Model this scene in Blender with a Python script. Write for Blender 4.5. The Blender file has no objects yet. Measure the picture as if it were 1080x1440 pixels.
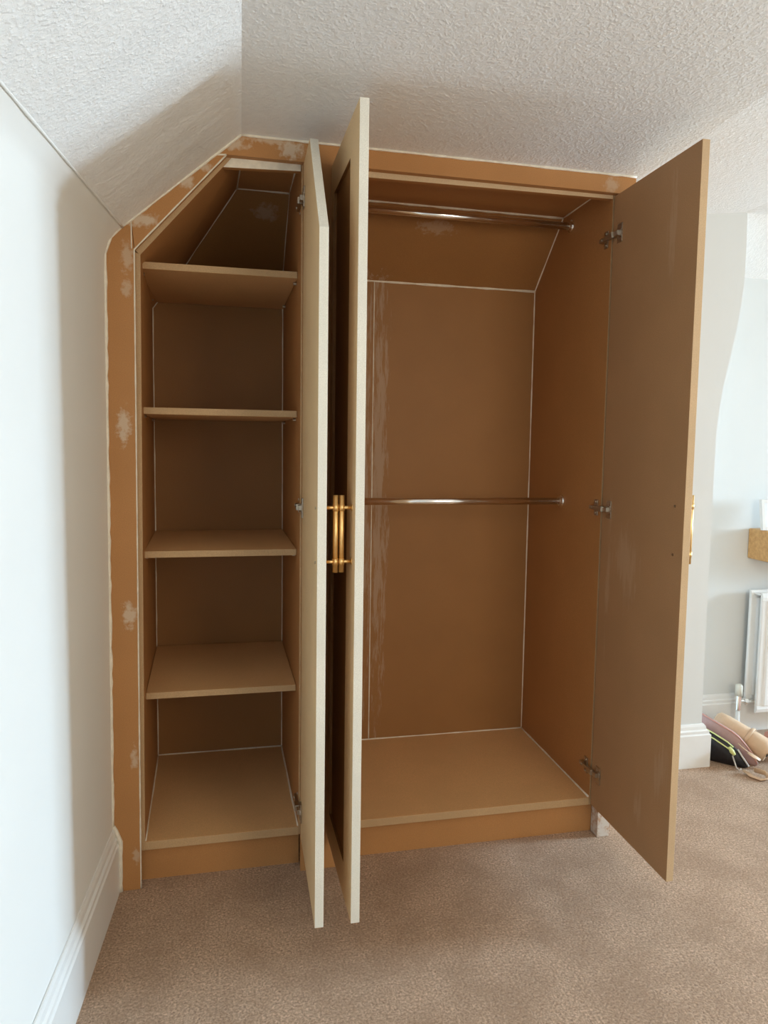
import bpy, bmesh, math, random
from mathutils import Vector, Matrix
random.seed(7)
SC = bpy.context.scene
COL = SC.collection

# ------------------------------------------------------------------ camera
cam_d = bpy.data.cameras.new('camera')
cam = bpy.data.objects.new('camera', cam_d)
COL.objects.link(cam)
RT = Vector((0.97739678, -0.21085963, 0.01528923))
UP = Vector((0.00215283, 0.08224228, 0.99661004))
FW = Vector((0.21140224, 0.97405052, -0.08083728))
M = Matrix((RT, UP, -FW)).transposed().to_4x4()
M.translation = (0.0131, -2.0386, 1.3040)
cam.matrix_world = M
F_PX, PPX, PPY, W_PX, H_PX = 978.77, 549.51, 704.53, 1080.0, 1440.0
cam_d.sensor_fit = 'VERTICAL'
cam_d.sensor_height = 36.0
cam_d.lens = 36.0 * F_PX / H_PX
cam_d.shift_x = -(PPX - W_PX / 2) / H_PX
cam_d.shift_y = (PPY - H_PX / 2) / H_PX
cam_d.clip_start = 0.02
SC.camera = cam

# ------------------------------------------------------------------ world, light, exposure
world = bpy.data.worlds.new('daylight')
SC.world = world
world.use_nodes = True
bg = world.node_tree.nodes['Background']
bg.inputs['Color'].default_value = (0.62, 0.78, 1.0, 1)
bg.inputs['Strength'].default_value = 0.6

def area_light(name, loc, direction, sx, sy, power, color, spread=180):
    d = bpy.data.lights.new(name, 'AREA')
    d.shape = 'RECTANGLE'; d.size = sx; d.size_y = sy
    d.energy = power; d.color = color; d.spread = math.radians(spread)
    o = bpy.data.objects.new(name, d); COL.objects.link(o)
    o.location = loc
    o.rotation_euler = Vector(direction).to_track_quat('-Z', 'Y').to_euler()
    return o
# daylight entering through the two windows of the room (window_1 on the right, window_2 behind the camera)
# right window: blue skylight falls through it downwards, paler light from the ground outside comes in level and upwards
area_light('window_skylight_right', (6.54, -0.43, 1.40), (-1, 0, -0.36), 0.86, 1.06, 62, (0.42, 0.72, 1.0), 80)
area_light('window_daylight_right', (6.53, -0.43, 1.40), (-1, 0, 0.22), 0.86, 1.06, 93, (0.78, 0.90, 0.98), 135)
area_light('window_daylight_rear', (1.28, -2.94, 1.58), (0, 1, 0), 0.80, 1.06, 23, (1.0, 0.86, 0.66))

vs = SC.view_settings
vs.view_transform = 'Standard'; vs.look = 'None'; vs.gamma = 1.0; vs.use_curve_mapping = False
vs.exposure = 0.16

# ------------------------------------------------------------------ materials
def new_mat(name, rough=0.6, metal=0.0):
    m = bpy.data.materials.new(name); m.use_nodes = True
    nt = m.node_tree; b = nt.nodes['Principled BSDF']
    b.inputs['Roughness'].default_value = rough
    b.inputs['Metallic'].default_value = metal
    return m, nt, b

def mk(nt, kind, **inp):
    n = nt.nodes.new(kind)
    for k, v in inp.items():
        if k in n.inputs: n.inputs[k].default_value = v
    return n

def noise(nt, scale, detail=3.0, rough=0.5, vec=None, stretch=None):
    n = mk(nt, 'ShaderNodeTexNoise', Scale=scale, Detail=detail, Roughness=rough)
    geo = nt.nodes.get('wpos') or nt.nodes.new('ShaderNodeNewGeometry'); geo.name = 'wpos'
    src = geo.outputs['Position']
    if stretch:
        vm = mk(nt, 'ShaderNodeVectorMath'); vm.operation = 'MULTIPLY'
        vm.inputs[1].default_value = stretch
        nt.links.new(src, vm.inputs[0]); src = vm.outputs[0]
    nt.links.new(src, n.inputs['Vector'])
    return n.outputs['Fac']

def ramp(nt, fac, a, b, lo, hi):
    r = mk(nt, 'ShaderNodeMapRange')
    r.inputs['From Min'].default_value = a; r.inputs['From Max'].default_value = b
    r.inputs['To Min'].default_value = lo; r.inputs['To Max'].default_value = hi
    nt.links.new(fac, r.inputs['Value'])
    return r.outputs['Result']

def math2(nt, op, a, b):
    n = nt.nodes.new('ShaderNodeMath'); n.operation = op
    for i, x in enumerate((a, b)):
        if isinstance(x, (int, float)): n.inputs[i].default_value = x
        else: nt.links.new(x, n.inputs[i])
    return n.outputs[0]

def mixc(nt, fac, a, b):
    n = nt.nodes.new('ShaderNodeMix'); n.data_type = 'RGBA'
    for sock, x in ((n.inputs[0], fac), (n.inputs[6], a), (n.inputs[7], b)):
        if isinstance(x, (int, float)): sock.default_value = x
        elif isinstance(x, tuple): sock.default_value = (*x, 1)
        else: nt.links.new(x, sock)
    return n.outputs[2]

def bump(nt, b, h, strength, dist):
    n = mk(nt, 'ShaderNodeBump', Strength=strength, Distance=dist)
    nt.links.new(h, n.inputs['Height']); nt.links.new(n.outputs[0], b.inputs['Normal'])

def scaled(c, k): return tuple(min(1.0, x * k) for x in c)

def mdf_mat(name, col, blobs=(), streaks=(), rough=0.55, fcol=(0.62, 0.50, 0.38)):
    """raw MDF: fine fibre mottling; blobs / streaks = dabs of decorator's filler, in metres"""
    m, nt, b = new_mat(name, rough)
    b.inputs['Specular IOR Level'].default_value = .28
    fine = noise(nt, 420, 2.0); big = noise(nt, 5, 3.0)
    c = mixc(nt, ramp(nt, fine, .3, .7, 0, 1), scaled(col, .88), scaled(col, 1.10))
    c = mixc(nt, ramp(nt, big, .35, .65, 0, .5), c, scaled(col, .86))
    total = None
    if blobs or streaks:
        geo = nt.nodes['wpos']
        wob = noise(nt, 55, 4.0, .65)
        wob2 = noise(nt, 75, 4.0, .75, stretch=(1, 1, .10))
        for (cx, cy, cz, rx, ry, rz, k) in list(blobs) + list(streaks):
            st = (cx, cy, cz, rx, ry, rz, k) in streaks
            s = mk(nt, 'ShaderNodeVectorMath'); s.operation = 'SUBTRACT'; s.inputs[1].default_value = (cx, cy, cz)
            nt.links.new(geo.outputs['Position'], s.inputs[0])
            d = mk(nt, 'ShaderNodeVectorMath'); d.operation = 'DIVIDE'; d.inputs[1].default_value = (rx, ry, rz)
            nt.links.new(s.outputs[0], d.inputs[0])
            l = mk(nt, 'ShaderNodeVectorMath'); l.operation = 'LENGTH'
            nt.links.new(d.outputs[0], l.inputs[0])
            w = ramp(nt, wob2 if st else wob, .3, .7, -.9 if st else -.55, .9 if st else .55)
            x = math2(nt, 'ADD', math2(nt, 'MULTIPLY', l.outputs['Value'], 1.0 if st else 1.15), w)
            f = ramp(nt, x, .45, 1.05, k, 0)
            total = f if total is None else math2(nt, 'MAXIMUM', total, f)
        c = mixc(nt, total, c, fcol)
    nt.links.new(c, b.inputs['Base Color'])
    bump(nt, b, fine, .06, .001)
    return m

def plain(name, col, rough=.5, metal=0., var=.06, scale=40, bmp=0., bscale=200):
    m, nt, b = new_mat(name, rough, metal)
    f = noise(nt, scale, 3.0)
    c = mixc(nt, ramp(nt, f, .3, .7, 0, 1), scaled(col, 1 - var), scaled(col, 1 + var))
    nt.links.new(c, b.inputs['Base Color'])
    if bmp: bump(nt, b, noise(nt, bscale, 3.0), bmp, .002)
    return m

def ceiling_mat(name, col):
    """stippled textured plaster"""
    m, nt, b = new_mat(name, .42)
    v1 = noise(nt, 125, 3.5, .6); v2 = noise(nt, 52, 2.0, .5)
    h = math2(nt, 'ADD', ramp(nt, v1, .45, .68, 0, 1), math2(nt, 'MULTIPLY', ramp(nt, v2, .4, .7, 0, 1), .6))
    c = mixc(nt, ramp(nt, v2, .3, .7, 0, 1), scaled(col, .98), scaled(col, 1.02))
    nt.links.new(c, b.inputs['Base Color'])
    bump(nt, b, h, .48, .0026)
    return m

def carpet_mat(name):
    m, nt, b = new_mat(name, .95)
    b.inputs['Sheen Weight'].default_value = .08
    b.inputs['Sheen Roughness'].default_value = .6
    f = noise(nt, 170, 4.0, .75); g = noise(nt, 70, 3.0, .65); big = noise(nt, 6, 4.0, .6)
    base = mixc(nt, ramp(nt, f, .34, .66, 0, 1), (.215, .112, .056), (.95, .66, .45))
    base = mixc(nt, ramp(nt, g, .40, .62, 0, .45), base, (.50, .31, .19))
    base = mixc(nt, ramp(nt, big, .40, .62, 0, .42), base, (.34, .20, .11))
    nt.links.new(base, b.inputs['Base Color'])
    bump(nt, b, math2(nt, 'ADD', f, math2(nt, 'MULTIPLY', g, .7)), .9, .009)
    return m

MDF = (.47, .226, .082)
MDFD = (.79, .56, .31)
m_frame = mdf_mat('raw_mdf_face_frame', MDF, blobs=[
    (-.300, 0, 1.345, .022, .05, .060, .75), (-.292, 0, .815, .024, .05, .048, .75), (-.287, 0, 1.715, .018, .05, .03, .5),
    (-.285, 0, .395, .012, .05, .045, .6), (-.284, 0, .105, .012, .05, .03, .5), (-.285, 0, 1.80, .02, .05, .05, .5),
    (-.245, 0, 1.900, .05, .05, .025, .8), (-.130, 0, 2.012, .028, .05, .022, .8), (-.082, 0, 2.057, .03, .05, .018, .7),
    (-.015, 0, 2.122, .06, .05, .020, .75), (.155, 0, 2.122, .045, .05, .032, .85), (.10, 0, 2.14, .10, .05, .012, .6),
    (1.14, 0, 2.12, .03, .05, .03, .4)])
m_carc = mdf_mat('raw_mdf_carcass', MDF, blobs=[
    (.70, .43, 2.08, .08, .05, .03, .45), (.10, .43, 2.08, .05, .06, .03, .5)],
    streaks=[(.50, .61, 1.2, .035, .04, .85, .55)], fcol=(.55, .43, .32))
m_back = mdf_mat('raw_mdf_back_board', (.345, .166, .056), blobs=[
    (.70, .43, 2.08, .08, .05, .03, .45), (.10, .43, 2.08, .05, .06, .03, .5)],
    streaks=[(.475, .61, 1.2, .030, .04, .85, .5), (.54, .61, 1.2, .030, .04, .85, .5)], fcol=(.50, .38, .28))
m_board = mdf_mat('raw_mdf_shelf_board', (.72, .43, .20))
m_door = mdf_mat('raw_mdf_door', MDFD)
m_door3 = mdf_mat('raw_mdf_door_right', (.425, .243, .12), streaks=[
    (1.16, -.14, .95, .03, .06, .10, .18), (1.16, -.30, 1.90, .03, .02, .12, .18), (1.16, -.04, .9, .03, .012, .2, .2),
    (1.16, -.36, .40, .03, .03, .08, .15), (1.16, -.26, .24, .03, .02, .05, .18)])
m_edge_white = mdf_mat('primed_door_edge', (.80, .78, .70), rough=.6)
m_edge_tan = mdf_mat('sanded_mdf_edge', (.62, .45, .28), rough=.6)
m_shelf_edge = mdf_mat('sawn_mdf_edge', (.52, .34, .18), rough=.6)
m_stile_r = mdf_mat('part_painted_mdf', MDF, blobs=[(1.20, .02, .02, .05, .08, .13, .95)], fcol=(.68, .63, .58))
m_caulk = plain('decorators_caulk', (.80, .73, .61), .5, var=.08, scale=60, bmp=.2)
m_wall = plain('cream_wall_paint', (.72, .725, .70), .6, var=.012, scale=3, bmp=.05, bscale=18)
m_wall_w = plain('white_wall_paint', (.84, .83, .79), .6, var=.012, scale=3, bmp=.05, bscale=18)
m_gloss = plain('white_gloss_wood', (.83, .82, .79), .28, var=.01)
m_ceil = ceiling_mat('textured_white_ceiling', (.90, .89, .87))
m_carpet = carpet_mat('beige_pile_carpet')
m_chrome = plain('polished_chrome', (.88, .87, .85), .15, 1.0, var=.01)
m_nickel = plain('hinge_nickel', (.50, .46, .40), .3, 1.0, var=.03)
m_brass = plain('brushed_brass', (.88, .60, .26), .42, 1.0, var=.05, scale=120)
m_oak, _nt, _b = new_mat('oiled_oak', .4)
_g = noise(_nt, 60, 5.0, .65, stretch=(.06, 1, 1))
_nt.links.new(mixc(_nt, ramp(_nt, _g, .3, .7, 0, 1), (.50, .26, .088), (.70, .41, .165)), _b.inputs['Base Color'])
bump(_nt, _b, _g, .1, .001)
m_rad = plain('white_radiator_enamel', (.86, .86, .84), .25, var=.01)
m_plastic = plain('cream_valve_plastic', (.78, .77, .68), .4)
m_black = plain('black_nylon', (.012, .012, .016), .42, var=.3, scale=90, bmp=.3, bscale=60)
m_zip = plain('lime_zip_tape', (.72, .76, .30), .5)
m_cord = plain('grey_cord', (.62, .60, .56), .6)
m_pink = plain('dusty_pink_leather', (.52, .33, .31), .5, bmp=.2, bscale=250)
m_tan = plain('tan_leather', (.66, .46, .30), .5, bmp=.2, bscale=200)
m_coral = plain('coral_leather', (.62, .30, .23), .5)
m_glass_white = plain('white_picture_board', (.85, .87, .88), .3)
m_mouth_shade = plain('bag_mouth_shade', (.02, .016, .012), .8)  # near-black colour for the shade inside the rolled bag

# ------------------------------------------------------------------ mesh helpers
def wloc(o):
    v = Vector(o.location)
    while o.parent: o = o.parent; v += Vector(o.location)
    return v

def obj(name, verts, faces, mats, parent=None, origin=None, smooth=False, bevel=0., kind=None, label=None, slot=None):
    """one mesh object from world-space vertices; slot(face normal, centre) -> material index"""
    vv = [Vector(v) for v in verts]
    if origin is None:
        lo = Vector([min(v[i] for v in vv) for i in range(3)]); hi = Vector([max(v[i] for v in vv) for i in range(3)])
        origin = (lo + hi) / 2; origin.z = lo.z
    origin = Vector(origin)
    me = bpy.data.meshes.new(name)
    me.from_pydata([v - origin for v in vv], [], faces)
    bm = bmesh.new(); bm.from_mesh(me); bmesh.ops.recalc_face_normals(bm, faces=bm.faces); bm.to_mesh(me); bm.free()
    me.update()
    mats = mats if isinstance(mats, (list, tuple)) else [mats]
    for m in mats: me.materials.append(m)
    for p in me.polygons:
        p.use_smooth = smooth
        if slot: p.material_index = slot(p.normal, p.center + origin)
    o = bpy.data.objects.new(name, me); COL.objects.link(o)
    if parent: o.parent = parent; o.location = origin - wloc(parent)
    else: o.location = origin
    if bevel:
        b = o.modifiers.new('edge', 'BEVEL'); b.width = bevel; b.segments = 2; b.limit_method = 'ANGLE'
    if kind: o['kind'] = kind
    if label: o['label'] = label
    return o

def thing(name, loc, label, cat, group=None):
    o = bpy.data.objects.new(name, None); COL.objects.link(o)
    o.location = loc; o.empty_display_size = .1
    o['label'] = label; o['category'] = cat
    if group: o['group'] = group
    return o

HEXF = [(0, 1, 2, 3), (4, 7, 6, 5), (0, 4, 5, 1), (1, 5, 6, 2), (2, 6, 7, 3), (3, 7, 4, 0)]
def box(a, b):
    x0, y0, z0 = a; x1, y1, z1 = b
    return [(x0, y0, z0), (x1, y0, z0), (x1, y1, z0), (x0, y1, z0), (x0, y0, z1), (x1, y0, z1), (x1, y1, z1), (x0, y1, z1)], HEXF

def prism(poly, axis, a, b):
    """polygon in the plane across `axis` extruded from a to b"""
    def P(p, t):
        if axis == 'y': return (p[0], t, p[1])
        if axis == 'x': return (t, p[0], p[1])
        return (p[0], p[1], t)
    n = len(poly)
    v = [P(p, a) for p in poly] + [P(p, b) for p in poly]
    f = [tuple(range(n)), tuple(range(2 * n - 1, n - 1, -1))] + [(i, (i + 1) % n, n + (i + 1) % n, n + i) for i in range(n)]
    return v, f

def join(*parts):
    V, F = [], []
    for v, f in parts:
        k = len(V); V += list(v); F += [tuple(i + k for i in q) for q in f]
    return V, F

def frame_axes(d):
    d = Vector(d).normalized()
    a = Vector((0, 0, 1)) if abs(d.z) < .9 else Vector((1, 0, 0))
    u = d.cross(a).normalized(); w = d.cross(u).normalized()
    return d, u, w

def tube(pts, r, n=12, closed_ends=True, flat=1.0):
    pts = [Vector(p) for p in pts]; rs = r if isinstance(r, (list, tuple)) else [r] * len(pts)
    V, F = [], []
    pu = None
    for i, p in enumerate(pts):
        d = (pts[min(i + 1, len(pts) - 1)] - pts[max(i - 1, 0)]).normalized()
        if pu is None: _, u, w = frame_axes(d)
        else:
            u = (pu - d * pu.dot(d)).normalized(); w = d.cross(u)
        pu = u
        for k in range(n):
            a = 2 * math.pi * k / n
            V.append(p + u * (rs[i] * math.cos(a)) + w * (rs[i] * flat * math.sin(a)))
    for i in range(len(pts) - 1):
        for k in range(n):
            a, b = i * n + k, i * n + (k + 1) % n
            F.append((a, b, b + n, a + n))
    if closed_ends:
        F.append(tuple(range(n))[::-1]); F.append(tuple(range((len(pts) - 1) * n, len(pts) * n)))
    return V, F

def smooth_tube(name, pts, r, mat, parent, n=14, flat=1.0, **k):
    o = obj(name, *tube(pts, r, n, flat=flat), mat, parent, smooth=True, **k)
    for p in o.data.polygons:
        if len(p.vertices) > 4: p.use_smooth = False
    return o

def strip(pts, w, jitter=0., step=.03, n=6):
    """a thin wandering bead of caulk through pts"""
    out = []
    for a, b in zip(pts[:-1], pts[1:]):
        a, b = Vector(a), Vector(b); k = max(1, int((b - a).length / step))
        out += [a.lerp(b, i / k) for i in range(k)]
    out.append(Vector(pts[-1]))
    rs = [w * (1 + random.uniform(-jitter, jitter)) for _ in out]
    return tube(out, rs, n)

# ------------------------------------------------------------------ room shell
XR, YF, YB = 6.6, -3.0, .70            # right wall, wall behind the camera, wall behind the wardrobe
def wall_x(y, z):
    t = max(y, -1.4)
    prof = [(0, -.348, .040), (.2, -.347, .045), (1.74, -.342, .066), (1.80, -.340, .074), (1.835, -.331, .082), (1.858, -.314, .087), (1.877, -.2956, .0903)]
    for (z0, x0, k0), (z1, x1, k1) in zip(prof[:-1], prof[1:]):
        if z <= z1:
            s = max(0, (z - z0) / (z1 - z0))
            return x0 + (x1 - x0) * s + (k0 + (k1 - k0) * s) * t * (1 if t < 0 else 0)
    return -.2956 + .0903 * min(t, 0)
ys = [YB, .3, 0, -.1, -.2, -.3, -.45, -.6, -.8, -1.0, -1.4, -2.2, YF]
zs = [-.02, .1, .2, .6, 1.2, 1.74, 1.78, 1.80, 1.82, 1.835, 1.847, 1.858, 1.868, 1.877]
V = [(wall_x(y, z), y, z) for y in ys for z in zs]
n = len(zs)
Fq = [(i * n + j, i * n + j + 1, (i + 1) * n + j + 1, (i + 1) * n + j) for i in range(len(ys) - 1) for j in range(n - 1)]
obj('wall_left', V, Fq, m_wall_w, smooth=True, kind='structure')
XC = .018
V = []
for y in ys:
    V += [(wall_x(y, 1.877), y, 1.877), (XC, y, 2.15)]
obj('ceiling_slope', V, [(2 * i, 2 * i + 1, 2 * i + 3, 2 * i + 2) for i in range(len(ys) - 1)], m_ceil, kind='structure')
# the thin paint bead where the wall meets the slope
obj('trim_1', *strip([(wall_x(y, 1.877) + .001, y, 1.876) for y in ys[2:]], .0032, .25, .05, 5), m_wall_w, smooth=True, kind='structure')
ZR = 2.228
cv = [(XC, YF, 2.15), (1.24, YF, 2.15), (2.05, YF, ZR), (XR, YF, ZR),
      (XC, YB, 2.15), (1.24, YB, 2.15), (1.94, YB, ZR), (1.94, .41, ZR), (2.05, .41, ZR), (XR, .41, ZR), (1.94, YB, 2.06), (XR, YB, 2.06)]
obj('ceiling', cv, [(0, 1, 5, 4), (1, 2, 8, 7, 6, 5), (2, 3, 9, 8), (7, 8, 9, 11, 10)], m_ceil, kind='structure')
# carpet: finely divided where it is near the camera
NX, NY = 60, 60
fv = [(-.75 + (XR + .75) * i / NX, YF + (YB - YF) * j / NY, 0) for j in range(NY + 1) for i in range(NX + 1)]
ff = [(j * (NX + 1) + i, j * (NX + 1) + i + 1, (j + 1) * (NX + 1) + i + 1, (j + 1) * (NX + 1) + i) for j in range(NY) for i in range(NX)]
obj('floor', fv, ff, m_carpet, kind='structure')
obj('wall_back', *box((-.75, YB, -.02), (XR, YB + .08, 2.3)), m_wall, kind='structure')

def wall_with_hole(axis, at, thick, u0, u1, h0, h1, z0, z1, top):
    parts = []
    for (a, b, c, d) in ((u0, h0, -.02, top), (h1, u1, -.02, top), (h0, h1, -.02, z0), (h0, h1, z1, top)):
        parts.append(box((at, a, c), (at + thick, b, d)) if axis == 'x' else box((a, at, c), (b, at + thick, d)))
    return join(*parts)
obj('wall_right', *wall_with_hole('x', XR, .1, YF, YB + .08, -.88, .02, .86, 1.94, 2.3), m_wall, kind='structure')
obj('wall_front', *wall_with_hole('y', YF - .1, .1, -.75, XR, .86, 1.70, 1.03, 2.13, 2.3), m_wall, kind='structure')
def window(name, axis, at, u0, u1, z0, z1):
    um = (u0 + u1) / 2; zm = z0 + (z1 - z0) * .62
    bars = [(u0, u0 + .05, z0, z1), (u1 - .05, u1, z0, z1), (u0, u1, z0, z0 + .05), (u0, u1, z1 - .05, z1), (um - .02, um + .02, z0, z1), (u0, u1, zm - .02, zm + .02)]
    parts = []
    for a, b, c, d in bars:
        parts.append(box((at, a, c), (at + .05, b, d)) if axis == 'x' else box((a, at, c), (b, at + .05, d)))
    w = obj(name, *join(*parts), m_gloss, kind='structure')
    g, nt, b = new_mat('window_glass', .02); b.inputs['Transmission Weight'].default_value = 1.0
    p = box((at + .022, u0 + .05, z0 + .05), (at + .026, u1 - .05, z1 - .05)) if axis == 'x' else box((u0 + .05, at + .022, z0 + .05), (u1 - .05, at + .026, z1 - .05))
    obj('pane', *p, g, w)
window('window_1', 'x', XR + .03, -.88, .02, .86, 1.94)
window('window_2', 'y', YF - .09, .86, 1.70, 1.03, 2.13)

# chimney-breast end wall right of the wardrobe: its right edge sweeps outwards near the top
edge = [(1.872, 0), (1.868, .4), (1.866, 1.05), (1.866, 1.35), (1.873, 1.45), (1.884, 1.53), (1.897, 1.60), (1.914, 1.68), (1.930, 1.76), (1.943, 1.84), (1.952, 1.91), (1.957, 1.98), (1.957, 2.10), (1.953, 2.24)]
obj('wall_nib', *prism([(1.226, 0)] + edge + [(1.226, 2.24)], 'y', .41, YB), m_wall, kind='structure')

def skirting(name, path, out, h=.19, t=.018, mat=m_gloss):
    """path: list of (x,y); out: unit vector list pointing into the room"""
    prof = [(0, 0), (t, 0), (t, h * .76), (t * .80, h * .79), (t * .78, h * .85), (t * .50, h * .88), (t * .42, h * .95), (t * .2, h), (0, h)]
    V, F = [], []; k = len(prof)
    for (p, o) in zip(path, out):
        for d, z in prof: V.append((p[0] + o[0] * d, p[1] + o[1] * d, z))
    for i in range(len(path) - 1):
        for j in range(k):
            a, b = i * k + j, i * k + (j + 1) % k
            F.append((a, b, b + k, a + k))
    F += [tuple(range(k)), tuple(range((len(path) - 1) * k, len(path) * k))[::-1]]
    return obj(name, V, F, mat, kind='structure')
sy = [0.0, -.2, -.5, -.9, -1.4, -2.2, YF]
skirting('baseboard_left', [(wall_x(y, .1), y) for y in sy], [(1, 0)] * len(sy))
skirting('baseboard_nib', [(1.226, .41), (1.871, .41), (1.871, YB)], [(0, -1), (1.6, -1.0), (1.6, 0)], h=.178, t=.020)
skirting('baseboard_back', [(1.905, YB), (XR, YB)], [(0, -1)] * 2, h=.18)
obj('trim_2', *strip([(wall_x(0, .1) + .020, -.002, .002), (wall_x(0, .1) + .021, -.002, .15), (wall_x(0, .1) + .010, -.002, .185), (wall_x(0, .1) + .002, -.002, .198)], .006, .35, .02, 6), m_caulk, smooth=True, kind='structure')

# ------------------------------------------------------------------ the fitted wardrobe
W = thing('fitted_wardrobe', (.44, 0, 0), 'raw brown MDF fitted wardrobe with sloped left corner and three open doors', 'wardrobe')
T = .022                                  # face-frame and door thickness
ZH = 2.094                                # underside of the header
def fr(name, poly, y0=0., y1=T, mat=m_frame, bevel=.0012, **k):
    return obj(name, *prism(poly, 'y', y0, y1), mat, W, bevel=bevel, **k)
fr('left_stile', [(-.347, 0), (-.273, 0), (-.267, 1.821), (-.2735, 1.896), (-.2956, 1.877), (-.325, 1.845), (-.340, 1.805)])
fr('sloped_stile', [(-.2725, 1.8968), (-.266, 1.822), (-.022, 2.0915), (-.0525, 2.0885)])
fr('header_rail', [(-.0525, 2.0895), (-.0215, 2.0925), (1.182, ZH), (1.225, ZH), (1.225, 2.15), (.018, 2.15)])
fr('center_stile', [(.190, .0), (.300, .0), (.300, ZH), (.190, ZH)])
fr('right_stile', [(1.182, 0), (1.225, 0), (1.225, ZH), (1.182, ZH)], 0, .045, m_stile_r)

YC, YBK = T, .6095                        # carcass front, back panel
YT, ZT, ZK = .373, 2.1326, 1.9198         # where the top panel turns into the sloping back
ZB = .1295
def hexa(name, pts, mat=m_carc, bevel=.001, **k): return obj(name, pts, HEXF, mat, W, bevel=bevel, **k)
def edge_slot(nn, c): return 1 if nn.y < -.7 else 0
ce = [m_carc, m_shelf_edge]
cb = [m_board, m_shelf_edge]
# left side, base, shelves
hexa('side_panel', [(-.286, YC, .104), (-.262, YC, .104), (-.2906, YBK, .104), (-.309, YBK, .104), (-.280, YC, 1.826), (-.253, YC, 1.813), (-.2906, YBK, 1.775), (-.309, YBK, 1.775)], ce, slot=edge_slot)
# sloping side panel of the left compartment
sl = [(-.254, YC, 1.812), (.026, YC, ZT), (.004, YT, ZT), (-.185, YBK, ZK), (-.292, YBK, 1.773)]
ofs = Vector((-.0136, 0, .0118))
vv = [Vector(p) for p in sl]; vv2 = [p + ofs for p in vv]
k5 = 5
obj('sloped_side_panel', vv + vv2, [(0, 1, 2, 3, 4), (9, 8, 7, 6, 5)] + [(i, (i + 1) % 5, 5 + (i + 1) % 5, 5 + i) for i in range(5)], ce, W, slot=edge_slot)
hexa('partition_panel', [(.1855, YC, .104), (.2035, YC, .104), (.189, YBK, .104), (.1696, YBK, .104), (.1855, YC, ZT), (.2035, YC, ZT), (.189, YBK, ZT), (.1696, YBK, ZT)], ce, slot=edge_slot)
obj('partition_panel', *box((.285, YC, .104), (.303, YBK, ZT)), ce, W, slot=edge_slot)
hexa('side_panel', [(1.1600, YC, .104), (1.182, YC, .104), (1.182, YB - .01, .104), (1.1629, YB - .01, .104), (1.1600, YC, ZT), (1.182, YC, ZT), (1.182, YB - .01, ZT), (1.1629, YB - .01, ZT)], ce, slot=edge_slot)
obj('end_panel', *box((1.183, .0455, 0), (1.225, YB - .003, 2.148)), m_frame, W)
hexa('base_panel', [(-.2622, YC, .104), (.1852, YC, .104), (.1695, YBK, .104), (-.2905, YBK, .104), (-.2622, YC, ZB), (.1852, YC, ZB), (.1695, YBK, ZB), (-.2905, YBK, ZB)], cb, slot=edge_slot)
obj('base_panel', *box((.3035, YC, .104), (1.1598, YBK, ZB)), cb, W, bevel=.0015, slot=edge_slot)
obj('plinth', *box((-.279, .0456, 0), (.189, .062, .104)), m_frame, W)
obj('plinth', *box((.300, .0456, 0), (1.1815, .062, .104)), m_frame, W)
obj('back_panel', *box((-.305, YBK, 0), (.186, YBK + .018, ZK)), m_back, W)
obj('back_panel', *box((.287, YBK, 0), (.5105, YBK + .018, ZK)), m_back, W)
obj('back_panel', *box((.5125, YBK, 0), (1.180, YBK + .018, ZK)), m_back, W)
def sback(x0, x1): # sloping upper back under the roof
    d = Vector((0, ZT - ZK, YBK - YT)).normalized() * .018
    a = [(x0, YBK, ZK), (x1, YBK, ZK), (x1, YT, ZT), (x0, YT, ZT)]
    return a + [(x, y + d.y, z + d.z) for x, y, z in a], HEXF
obj('sloped_back_panel', *sback(-.20, .184), m_back, W)
obj('sloped_back_panel', *sback(.304, 1.1615), m_back, W)
obj('top_panel', *box((.0, YC, ZT), (.184, YT + .02, 2.148)), m_carc, W)
obj('top_panel', *box((.304, YC, ZT), (1.1615, YT + .02, 2.148)), m_carc, W)
# door stops under the header
obj('door_stop', *prism([(-.032, 2.066), (.184, 2.075), (.184, ZT), (.024, ZT)], 'y', YC, YC + .018), [m_carc, m_caulk], W, bevel=.001, slot=edge_slot)
obj('door_stop', *prism([(.304, 2.076), (1.1595, 2.083), (1.1595, ZT), (.304, ZT)], 'y', YC, YC + .018), [m_carc, m_edge_tan], W, bevel=.001, slot=edge_slot)
for i, z in enumerate((1.814, 1.4013, .9785, .5495)):
    def lx(y): return -.262 - .0286 * (y - YC) / (YBK - YC) + .0015
    def rx(y): return .1855 - .0159 * (y - YC) / (YBK - YC) - .0015
    y0, y1, z0 = .1015, .600, z - .0195
    if i == 0:
        pass
    sh = hexa('shelf', [(lx(y0), y0, z0), (rx(y0), y0, z0), (rx(y1), y1, z0), (lx(y1), y1, z0), (lx(y0), y0, z), (rx(y0), y0, z), (rx(y1), y1, z), (lx(y1), y1, z)], cb, slot=edge_slot)
    for yy in (.150, .52):
        for s in (0, 1):
            x = lx(yy) - .0015 if s == 0 else rx(yy) + .0015
            dx = .009 if s == 0 else -.009
            obj('shelf_peg', *join(tube([(x, yy, z0 - .0052), (x + dx, yy, z0 - .0052)], .005, 8)), m_nickel, W)
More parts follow.
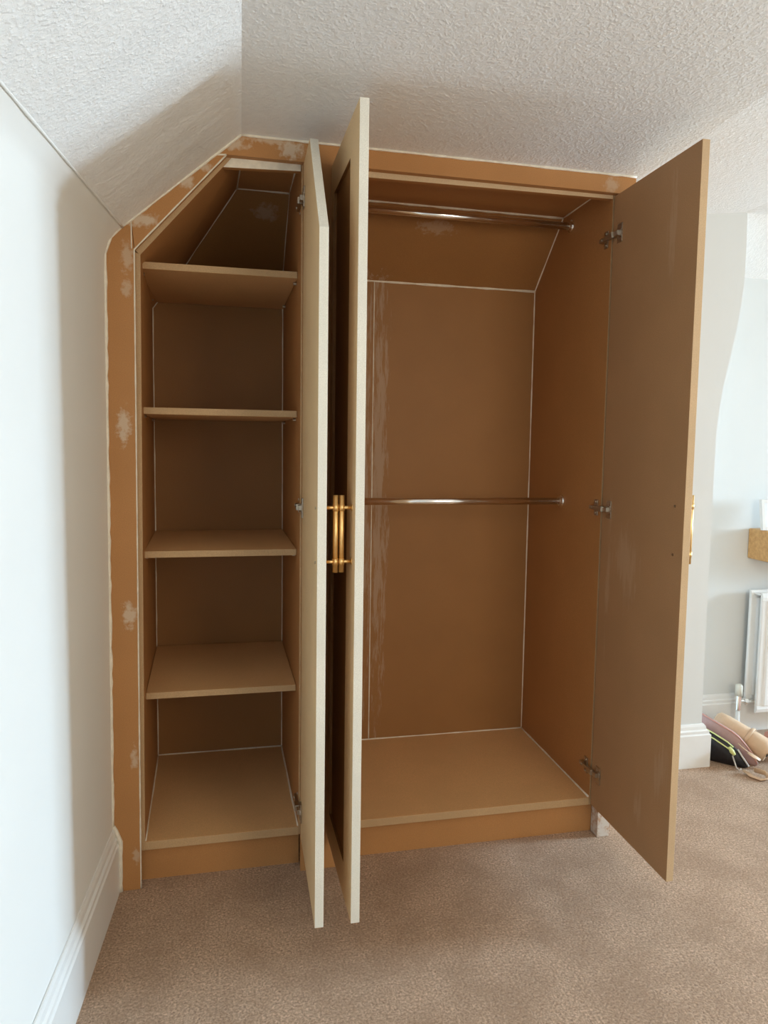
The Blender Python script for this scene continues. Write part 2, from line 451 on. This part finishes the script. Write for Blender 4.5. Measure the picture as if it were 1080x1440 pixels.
# caulk lines in the internal corners
def line(*pts, w=.0036): obj('caulk_line', *strip(pts, w, .3, .04, 6), m_caulk, W, smooth=True)
xlb, xrb = -.2906, .1696
line((xlb, YBK, ZB), (xlb, YBK, 1.775)); line((xrb, YBK, ZB), (xrb, YBK, ZK), (.178, YT, ZT))
line((xlb, YBK, ZB), (xrb, YBK, ZB)); line((-.262, YC + .005, ZB), (xlb, YBK, ZB)); line((.1855, YC + .005, ZB), (xrb, YBK, ZB), w=.0045)
line((.178, YT, ZT), (.1845, YC + .02, ZT)); line((.004, YT, ZT), (.178, YT, ZT)); line((.004, YT, ZT), (-.185, YBK, ZK), (xlb, YBK, 1.775), w=.003); line((.004, YT, ZT), (.024, YC + .02, ZT))
xr = 1.1628
line((.303, YBK, ZB), (xr, YBK, ZB)); line((xr, YBK, ZB), (xr, YBK, ZK), (1.1615, YT, ZT)); line((.303, YBK, ZK), (xr, YBK, ZK), w=.005)
line((.303, YT, ZT), (1.1615, YT, ZT), w=.0055); line((1.1615, YT, ZT), (1.160, YC + .02, ZT), w=.004); line((1.160, YC + .004, ZB), (xr, YBK, ZB), w=.0045)
line((.303, YC + .005, ZB), (.303, YBK, ZB)); line((.303, YBK, ZB), (.303, YBK, ZK), (.303, YT, ZT))
line((.5115, YBK, ZB), (.5115, YBK, ZK), w=.0022)
# caulk bead round the face frame, filled joints, and a pale line for the inner arris highlight
def bead(*pts, w=.0036, j=.35): obj('caulk_and_highlight_bead', *strip(pts, w, j, .025, 6), m_caulk, W, smooth=True)
bead((-.346, -.001, .195), (-.341, -.001, 1.805), (-.325, -.001, 1.848), (-.296, -.001, 1.878), w=.0052)
bead((-.296, -.001, 1.878), (.018, -.001, 2.149), w=.0045)
bead((.018, -.001, 2.148), (1.225, -.001, 2.148), w=.004)
bead((-.2722, .0012, .002), (-.2665, .0012, 1.82), (-.022, .0012, 2.0915), w=.0022, j=.2)  # highlight on the stiles' cut inner edge, put in as a pale bead
bead((-.273, .0008, 1.822), (-.2732, .0008, 1.894), w=.0022); bead((-.053, .0008, 2.089), (-.022, .0008, 2.092), w=.002)

# ------------------------------------------------------------------ doors
ZD0, ZD1 = .112, 2.088
YH, YE = -.002, -.414                     # hinge edge and free edge of the doors, standing open at 90 degrees
def door(name, x_in, x_out, poly, mats, label, recess, dx=0.):
    """poly in (y,z). x_in = inner flat face, x_out = panelled front; both edges of the recess are real steps"""
    n = len(poly); rec = .008 if x_out > x_in else -.008
    def sx(x, y): return x + dx * (y - YE) / (YH - YE)
    V = [(x_in, y, z) for y, z in poly] + [(x_out, y, z) for y, z in poly] + [(x_out, y, z) for y, z in recess] + [(x_out - rec, y, z) for y, z in recess]
    V = [(sx(x, y), y, z) for x, y, z in V]
    F = [tuple(range(n))]
    for i in range(n):
        j = (i + 1) % n
        F += [(i, j, n + j, n + i), (n + i, n + j, 2 * n + j, 2 * n + i), (2 * n + i, 2 * n + j, 3 * n + j, 3 * n + i)]
    F.append(tuple(range(3 * n, 4 * n)))
    return obj(name, V, F, mats, W, bevel=.001, label=label, slot=lambda nn, c: 2 if (abs(nn.x) > .5 and abs(sx(x_out - rec, c.y) - c.x) < .002) or (abs(nn.x) < .5 and abs(sx(x_out - rec / 2, c.y) - c.x) < .002) else 1 if (abs(nn.x) < .5 and (abs(c.y - YE) < .01 or abs(nn.z) > .3 and nn.y < -.3 or c.z > 2.07)) else 0)
def rect_poly(yh=YH): return [(yh, ZD0), (YE, ZD0), (YE, ZD1), (yh, ZD1)]
def rect_rec(s=.115, t=.09, hs=.075): return [(YH - hs, ZD0 + t), (YE + s, ZD0 + t), (YE + s, ZD1 - t), (YH - hs, ZD1 - t)]
D1 = door('door', .190, .212, [(YH, ZD0), (YE, ZD0), (YE, 1.795), (-.170, ZD1), (YH, ZD1)], [m_door, m_edge_white, m_back],
          'left door with a corner cut to the slope', [(YH - .10, ZD0 + .1), (YE + .1, ZD0 + .1), (YE + .1, 1.77), (-.17, ZD1 - .1), (YH - .10, ZD1 - .1)])
D2 = door('door', .302, .280, rect_poly(), [m_door, m_edge_white, m_back], 'middle door with a recessed front panel', rect_rec(hs=.05), -.011)
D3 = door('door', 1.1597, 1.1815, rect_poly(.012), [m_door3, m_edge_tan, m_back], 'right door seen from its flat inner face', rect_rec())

def pull(parent, x_face, s, y):
    bx = x_face + s * .0265
    parts = [tube([(bx, y, .992), (bx, y, 1.180)], .0062, 16)]
    for z in (1.018, 1.150):
        parts += [tube([(x_face, y, z), (x_face + s * .003, y, z)], .0085, 14), tube([(x_face + s * .003, y, z), (bx, y, z)], .0042, 12), tube([(bx, y, z - .008), (bx, y, z + .008)], .0072, 16)]
    o = obj('pull_handle', *join(*parts), m_brass, parent, smooth=True, label='brushed brass bar pull')
    for p in o.data.polygons:
        if len(p.vertices) > 4: p.use_smooth = False
pull(D1, .212, 1, -.374); pull(D2, .280, -1, -.372); pull(D3, 1.182, 1, -.374)
def screws(parent, x, s, y):
    for z in (1.018, 1.150):
        obj('screw', *tube([(x - s * .0005, y, z), (x + s * .0018, y, z)], .0035, 10), m_nickel, parent)
screws(D1, .190, -1, -.380); screws(D3, 1.160, -1, -.372); screws(D2, .302, 1, -.374)

def hinge(parent, x, s, z):
    """concealed cup hinge: s = side of the door's inner face the arm lies on"""
    P = [box((min(x, x + s * .0035), -.045, z - .028), (max(x, x + s * .0035), -.018, z + .028))]          # cup flange on the door
    P.append(tube([(x, -.032, z), (x + s * .006, -.032, z)], .015, 16))                                      # cup rim
    def seg(x0, x1, y0, y1, z0, z1): return box((min(x0, x1), y0, z0), (max(x0, x1), y1, z1))
    P.append(seg(x + s * .004, x + s * .013, -.034, -.004, z - .007, z + .007))                              # link
    P.append(seg(x + s * .006, x + s * .017, -.008, .018, z - .009, z + .009))                               # knuckle
    P.append(seg(x + s * .003, x + s * .014, .014, .075, z - .006, z + .006))                                # arm
    P.append(seg(x + s * .0005, x + s * .004, .038, .060, z - .026, z + .026))                               # wing plate on the carcass
    for dz in (-.018, .018): P.append(tube([(x + s * .004, .049, z + dz), (x + s * .007, .049, z + dz)], .0042, 10))
    P.append(tube([(x + s * .014, .060, z), (x + s * .0165, .060, z)], .004, 10))
    obj('hinge', *join(*P), m_nickel, parent, bevel=.0006, label='metal concealed hinge')
for z in (1.965, 1.108, .232):
    hinge(D3, 1.160, -1, z); hinge(D2, .2925, 1, z)
for z in (1.985, 1.118, .205):
    hinge(D1, .1895, -1, z)

# ------------------------------------------------------------------ clothes rails
def rail(z, label):
    r = smooth_tube('clothes_rail', [(.3035, .304, z), (1.1605, .304, z)], .0125, m_chrome, W, 20, label=label)
    for x, s in ((.3035, 1), (1.1612, -1)):
        o = obj('rail_socket', *join(tube([(x, .304, z), (x + s * .004, .304, z)], .022, 18), tube([(x + s * .004, .304, z), (x + s * .014, .304, z)], .0165, 18)), m_chrome, r, smooth=False)
rail(2.082, 'upper chrome hanging rail'); rail(1.108, 'lower chrome hanging rail')

# ------------------------------------------------------------------ radiator in the alcove
RAD = thing('radiator', (2.75, .63, .10), 'white double panel radiator on the alcove wall under the oak shelf', 'radiator')
def rad_panel(name, x0, x1, y0, y1, z0, z1):
    """pressed steel panel: rounded rim with raised vertical flutes"""
    prof = []
    n = int((x1 - x0 - .07) / .04)
    top, yf = [], y0
    xs = [(x0, y1), (x0, y0 + .004), (x0 + .004, y0), (x0 + .028, y0)]
    for i in range(n):
        a = x0 + .032 + i * .04
        xs += [(a + .004, y0 - .006), (a + .026, y0 - .006), (a + .030, y0), (a + .038, y0)]
    xs += [(x1 - .004, y0), (x1, y0 + .004), (x1, y1)]
    core = prism(xs, 'z', z0 + .035, z1 - .035)
    rim1 = prism([(y0, z1 - .036), (y0 - .002, z1 - .02), (y0 + .002, z1 - .004), (y0 + .006, z1), (y1, z1), (y1, z1 - .036)], 'x', x0, x1)
    rim2 = prism([(y0, z0 + .036), (y0 - .002, z0 + .02), (y0 + .002, z0 + .004), (y0 + .006, z0), (y1, z0), (y1, z0 + .036)], 'x', x0, x1)
    return obj(name, *join(core, rim1, rim2), m_rad, RAD, bevel=.002)
rad_panel('front_panel', 2.293, 3.19, .602, .616, .115, .668)
rad_panel('rear_panel', 2.275, 3.19, .652, .666, .150, .672)
fins = [box((2.32 + i * .03, .617, .16), (2.3215 + i * .03, .651, .64)) for i in range(28)]
obj('convector_fins', *join(*fins), m_rad, RAD)
obj('top_grille', *box((2.29, .612, .655), (3.18, .656, .662)), m_rad, RAD)
obj('wall_bracket', *box((2.45, .664, .3), (2.49, .697, .5)), m_rad, RAD)
V1 = obj('valve', *join(tube([(2.222, .632, .128), (2.222, .632, .196)], .013, 14), tube([(2.222, .632, .165), (2.300, .632, .165)], .009, 12), tube([(2.250, .632, .165), (2.266, .632, .165)], .015, 6)), m_chrome, RAD, label='chrome lockshield valve')
obj('valve_cap', *tube([(2.222, .632, .194), (2.222, .632, .240), (2.222, .632, .246)], [.0165, .0155, .011], 18), m_plastic, V1, smooth=True, label='cream plastic valve cap')
obj('supply_pipe', *tube([(2.222, .632, .0), (2.222, .632, .130)], .0095, 14), m_rad, RAD, smooth=True)

# ------------------------------------------------------------------ oak shelf and picture
shp = [(2.279, .699), (2.279, .525), (2.284, .508), (2.297, .500), (3.20, .500), (3.20, .699)]
S = obj('oak_shelf', *prism(shp, 'z', .812, .950), m_oak, bevel=.006)
S['label'] = 'thick oak floating shelf with rounded end above the radiator'; S['category'] = 'shelf'
PF = thing('picture_frame', (2.36, .62, .950), 'white picture frame edge standing on the oak shelf', 'picture frame')
lean = .03
def leanbox(x0, x1, z0, z1, d0, d1):
    def p(x, d, z): return (x, .60 + d + lean * (z - .95) / .2, z)
    return [p(x0, d0, z0), p(x1, d0, z0), p(x1, d1, z0), p(x0, d1, z0), p(x0, d0, z1), p(x1, d0, z1), p(x1, d1, z1), p(x0, d1, z1)], HEXF
obj('frame', *join(leanbox(2.272, 2.286, .951, 1.085, 0, .016), leanbox(2.434, 2.448, .951, 1.085, 0, .016), leanbox(2.286, 2.434, .951, .965, 0, .016), leanbox(2.286, 2.434, 1.071, 1.085, 0, .016)), m_gloss, PF)
obj('picture', *leanbox(2.286, 2.434, .965, 1.071, .006, .014), m_glass_white, PF)

# ------------------------------------------------------------------ bags on the carpet beside the nib
E_ = Vector((.70, -.714, 0)).normalized(); N_ = Vector((.714, .70, 0)).normalized()
def soft_slab(outline, A, n0, thick, rings=3, tilt=0.):
    """puffed flat bag: outline (u,z) in a vertical plane through A along E_, swelling to `thick`"""
    A = Vector(A)
    cu = sum(p[0] for p in outline) / len(outline); cz = sum(p[1] for p in outline) / len(outline)
    V, F = [], []; n = len(outline)
    def add(u, z, d):
        V.append(A + E_ * u + N_ * (n0 + d + tilt * z) + Vector((0, 0, max(z, .0015))))
    for side in (-1, 1):
        for k in range(rings + 1):
            t = k / rings
            for u, z in outline:
                add(u + (cu - u) * t * .92, z + (cz - z) * t * .92, side * thick / 2 * (0.25 + .75 * math.sin(t * math.pi / 2)))
    m = (rings + 1) * n
    for s in (0, 1):
        for k in range(rings):
            for i in range(n):
                a = s * m + k * n + i; b = s * m + k * n + (i + 1) % n
                F.append((a, b, b + n, a + n))
        F.append(tuple(s * m + rings * n + i for i in range(n)))
    for i in range(n): F.append((i, (i + 1) % n, m + (i + 1) % n, m + i))
    return V, F
def on(A, n0, u, z, d=0.): return Vector(A) + E_ * u + N_ * (n0 + d) + Vector((0, 0, z))
A = (1.935, .470, 0)
B1 = thing('zip_pouch', (2.0, .41, 0), 'black nylon pouch with lime zip lying on carpet beside the white wall end', 'bag')
ol = [(-.03, .001), (.04, .001), (.10, .001), (.150, .001), (.168, .008), (.160, .030), (.135, .062), (.105, .088), (.06, .108), (.0, .132), (-.03, .14)]
pb = obj('body', *soft_slab(ol, A, -.012, .040), m_black, B1, smooth=True)
smooth_tube('zip', [on(A, -.030, -.02, .124), on(A, -.034, .04, .104), on(A, -.036, .09, .080), on(A, -.034, .105, .070)], .0028, m_zip, B1, 8)
smooth_tube('zip', [on(A, -.018, -.02, .142), on(A, -.020, .04, .120), on(A, -.022, .09, .098), on(A, -.022, .112, .082)], .0028, m_zip, B1, 8)
smooth_tube('zip_pull', [on(A, -.034, .098, .084), on(A, -.040, .110, .070), on(A, -.040, .120, .058)], [.006, .010, .006], m_zip, B1, 10)
smooth_tube('drawcord', [on(A, -.036, .112, .052), on(A, -.044, .122, .030), on(A, -.046, .130, .008), on(A, -.050, .142, .004), on(A, -.046, .148, .010)], .0030, m_cord, B1, 8)
smooth_tube('drawcord', [on(A, -.016, .128, .075), on(A, -.020, .150, .045), on(A, -.020, .172, .016)], .0036, m_cord, B1, 8)
B2 = thing('clutch_bag', (2.04, .47, 0), 'flat dusty pink clutch standing behind the black pouch on the carpet', 'bag')
ol2 = [(-.04, .001), (.06, .001), (.15, .001), (.195, .001), (.20, .012), (.180, .050), (.155, .080), (.125, .110), (.10, .126), (.05, .147), (-.04, .185)]
obj('body', *soft_slab(ol2, A, .040, .026), m_pink, B2, smooth=True)
smooth_tube('piping', [on(A, .028, -.03, .181), on(A, .028, .05, .147), on(A, .028, .10, .126), on(A, .028, .125, .110), on(A, .028, .155, .080), on(A, .028, .180, .050), on(A, .028, .198, .014)], .0028, m_coral, B2, 8)
B3 = thing('shoulder_bag', (2.14, .54, 0), 'rolled tan leather bag with strap lying behind the pink clutch', 'bag')
ax0, ax1 = on(A, .130, .020, .138), on(A, .092, .232, .050)
pts = [ax0.lerp(ax1, t) for t in (0, .04, .2, .45, .7, .9, 1.0)]
smooth_tube('body', pts, [.020, .033, .039, .042, .046, .048, .044], m_tan, B3, 20)
dd = (ax1 - ax0).normalized(); _, uu, ww = frame_axes(dd)
smooth_tube('strap', [ax0.lerp(ax1, .62) + uu * (.049 * math.cos(a)) + ww * (.049 * math.sin(a)) for a in [i * math.pi / 10 for i in range(21)]], .008, m_tan, B3, 8, flat=.35)
smooth_tube('mouth_shade_disc', [ax1 - dd * .002, ax1 + dd * .003], [.024, .022], m_mouth_shade, B3, 16)  # solid disc; its dark colour paints the shade inside the bag's end
smooth_tube('flap', [ax1 + Vector((0, 0, .01)) - N_ * .02, ax1 + E_ * .022 - N_ * .03 + Vector((0, 0, -.006)), ax1 + E_ * .03 - N_ * .03 + Vector((0, 0, -.030))], [.014, .020, .012], m_tan, B3, 12, flat=.35)
smooth_tube('tag', [on(A, -.005, .165, .068), on(A, -.012, .190, .058), on(A, -.012, .212, .050)], [.010, .015, .010], m_tan, B3, 10, flat=.22)
smooth_tube('tag_cord', [on(A, .0, .125, .094), on(A, -.005, .150, .078), on(A, -.005, .168, .068)], .0022, m_tan, B3, 6)
B4 = obj('leather_strap', *tube([on(A, -.06, .160, .012), on(A, -.085, .190, .006), on(A, -.095, .225, .006), on(A, -.080, .250, .010), on(A, -.06, .235, .022), on(A, -.05, .195, .020)], .011, 10, flat=.3), m_tan, smooth=True)
B4['label'] = 'loose tan leather strap loop on the carpet in front of the bags'; B4['category'] = 'strap'
B5 = thing('handbag', (2.24, .54, 0), 'coral pink leather bag at the right end of the bag row', 'bag')
obj('body', *soft_slab([(.20, .001), (.29, .001), (.37, .001), (.38, .05), (.36, .10), (.31, .125), (.25, .12), (.205, .09)], A, .205, .05), m_coral, B5, smooth=True)
smooth_tube('handle', [on(A, .195, .25, .113), on(A, .18, .275, .14), on(A, .18, .31, .135), on(A, .195, .33, .105)], .006, m_pink, B5, 8)
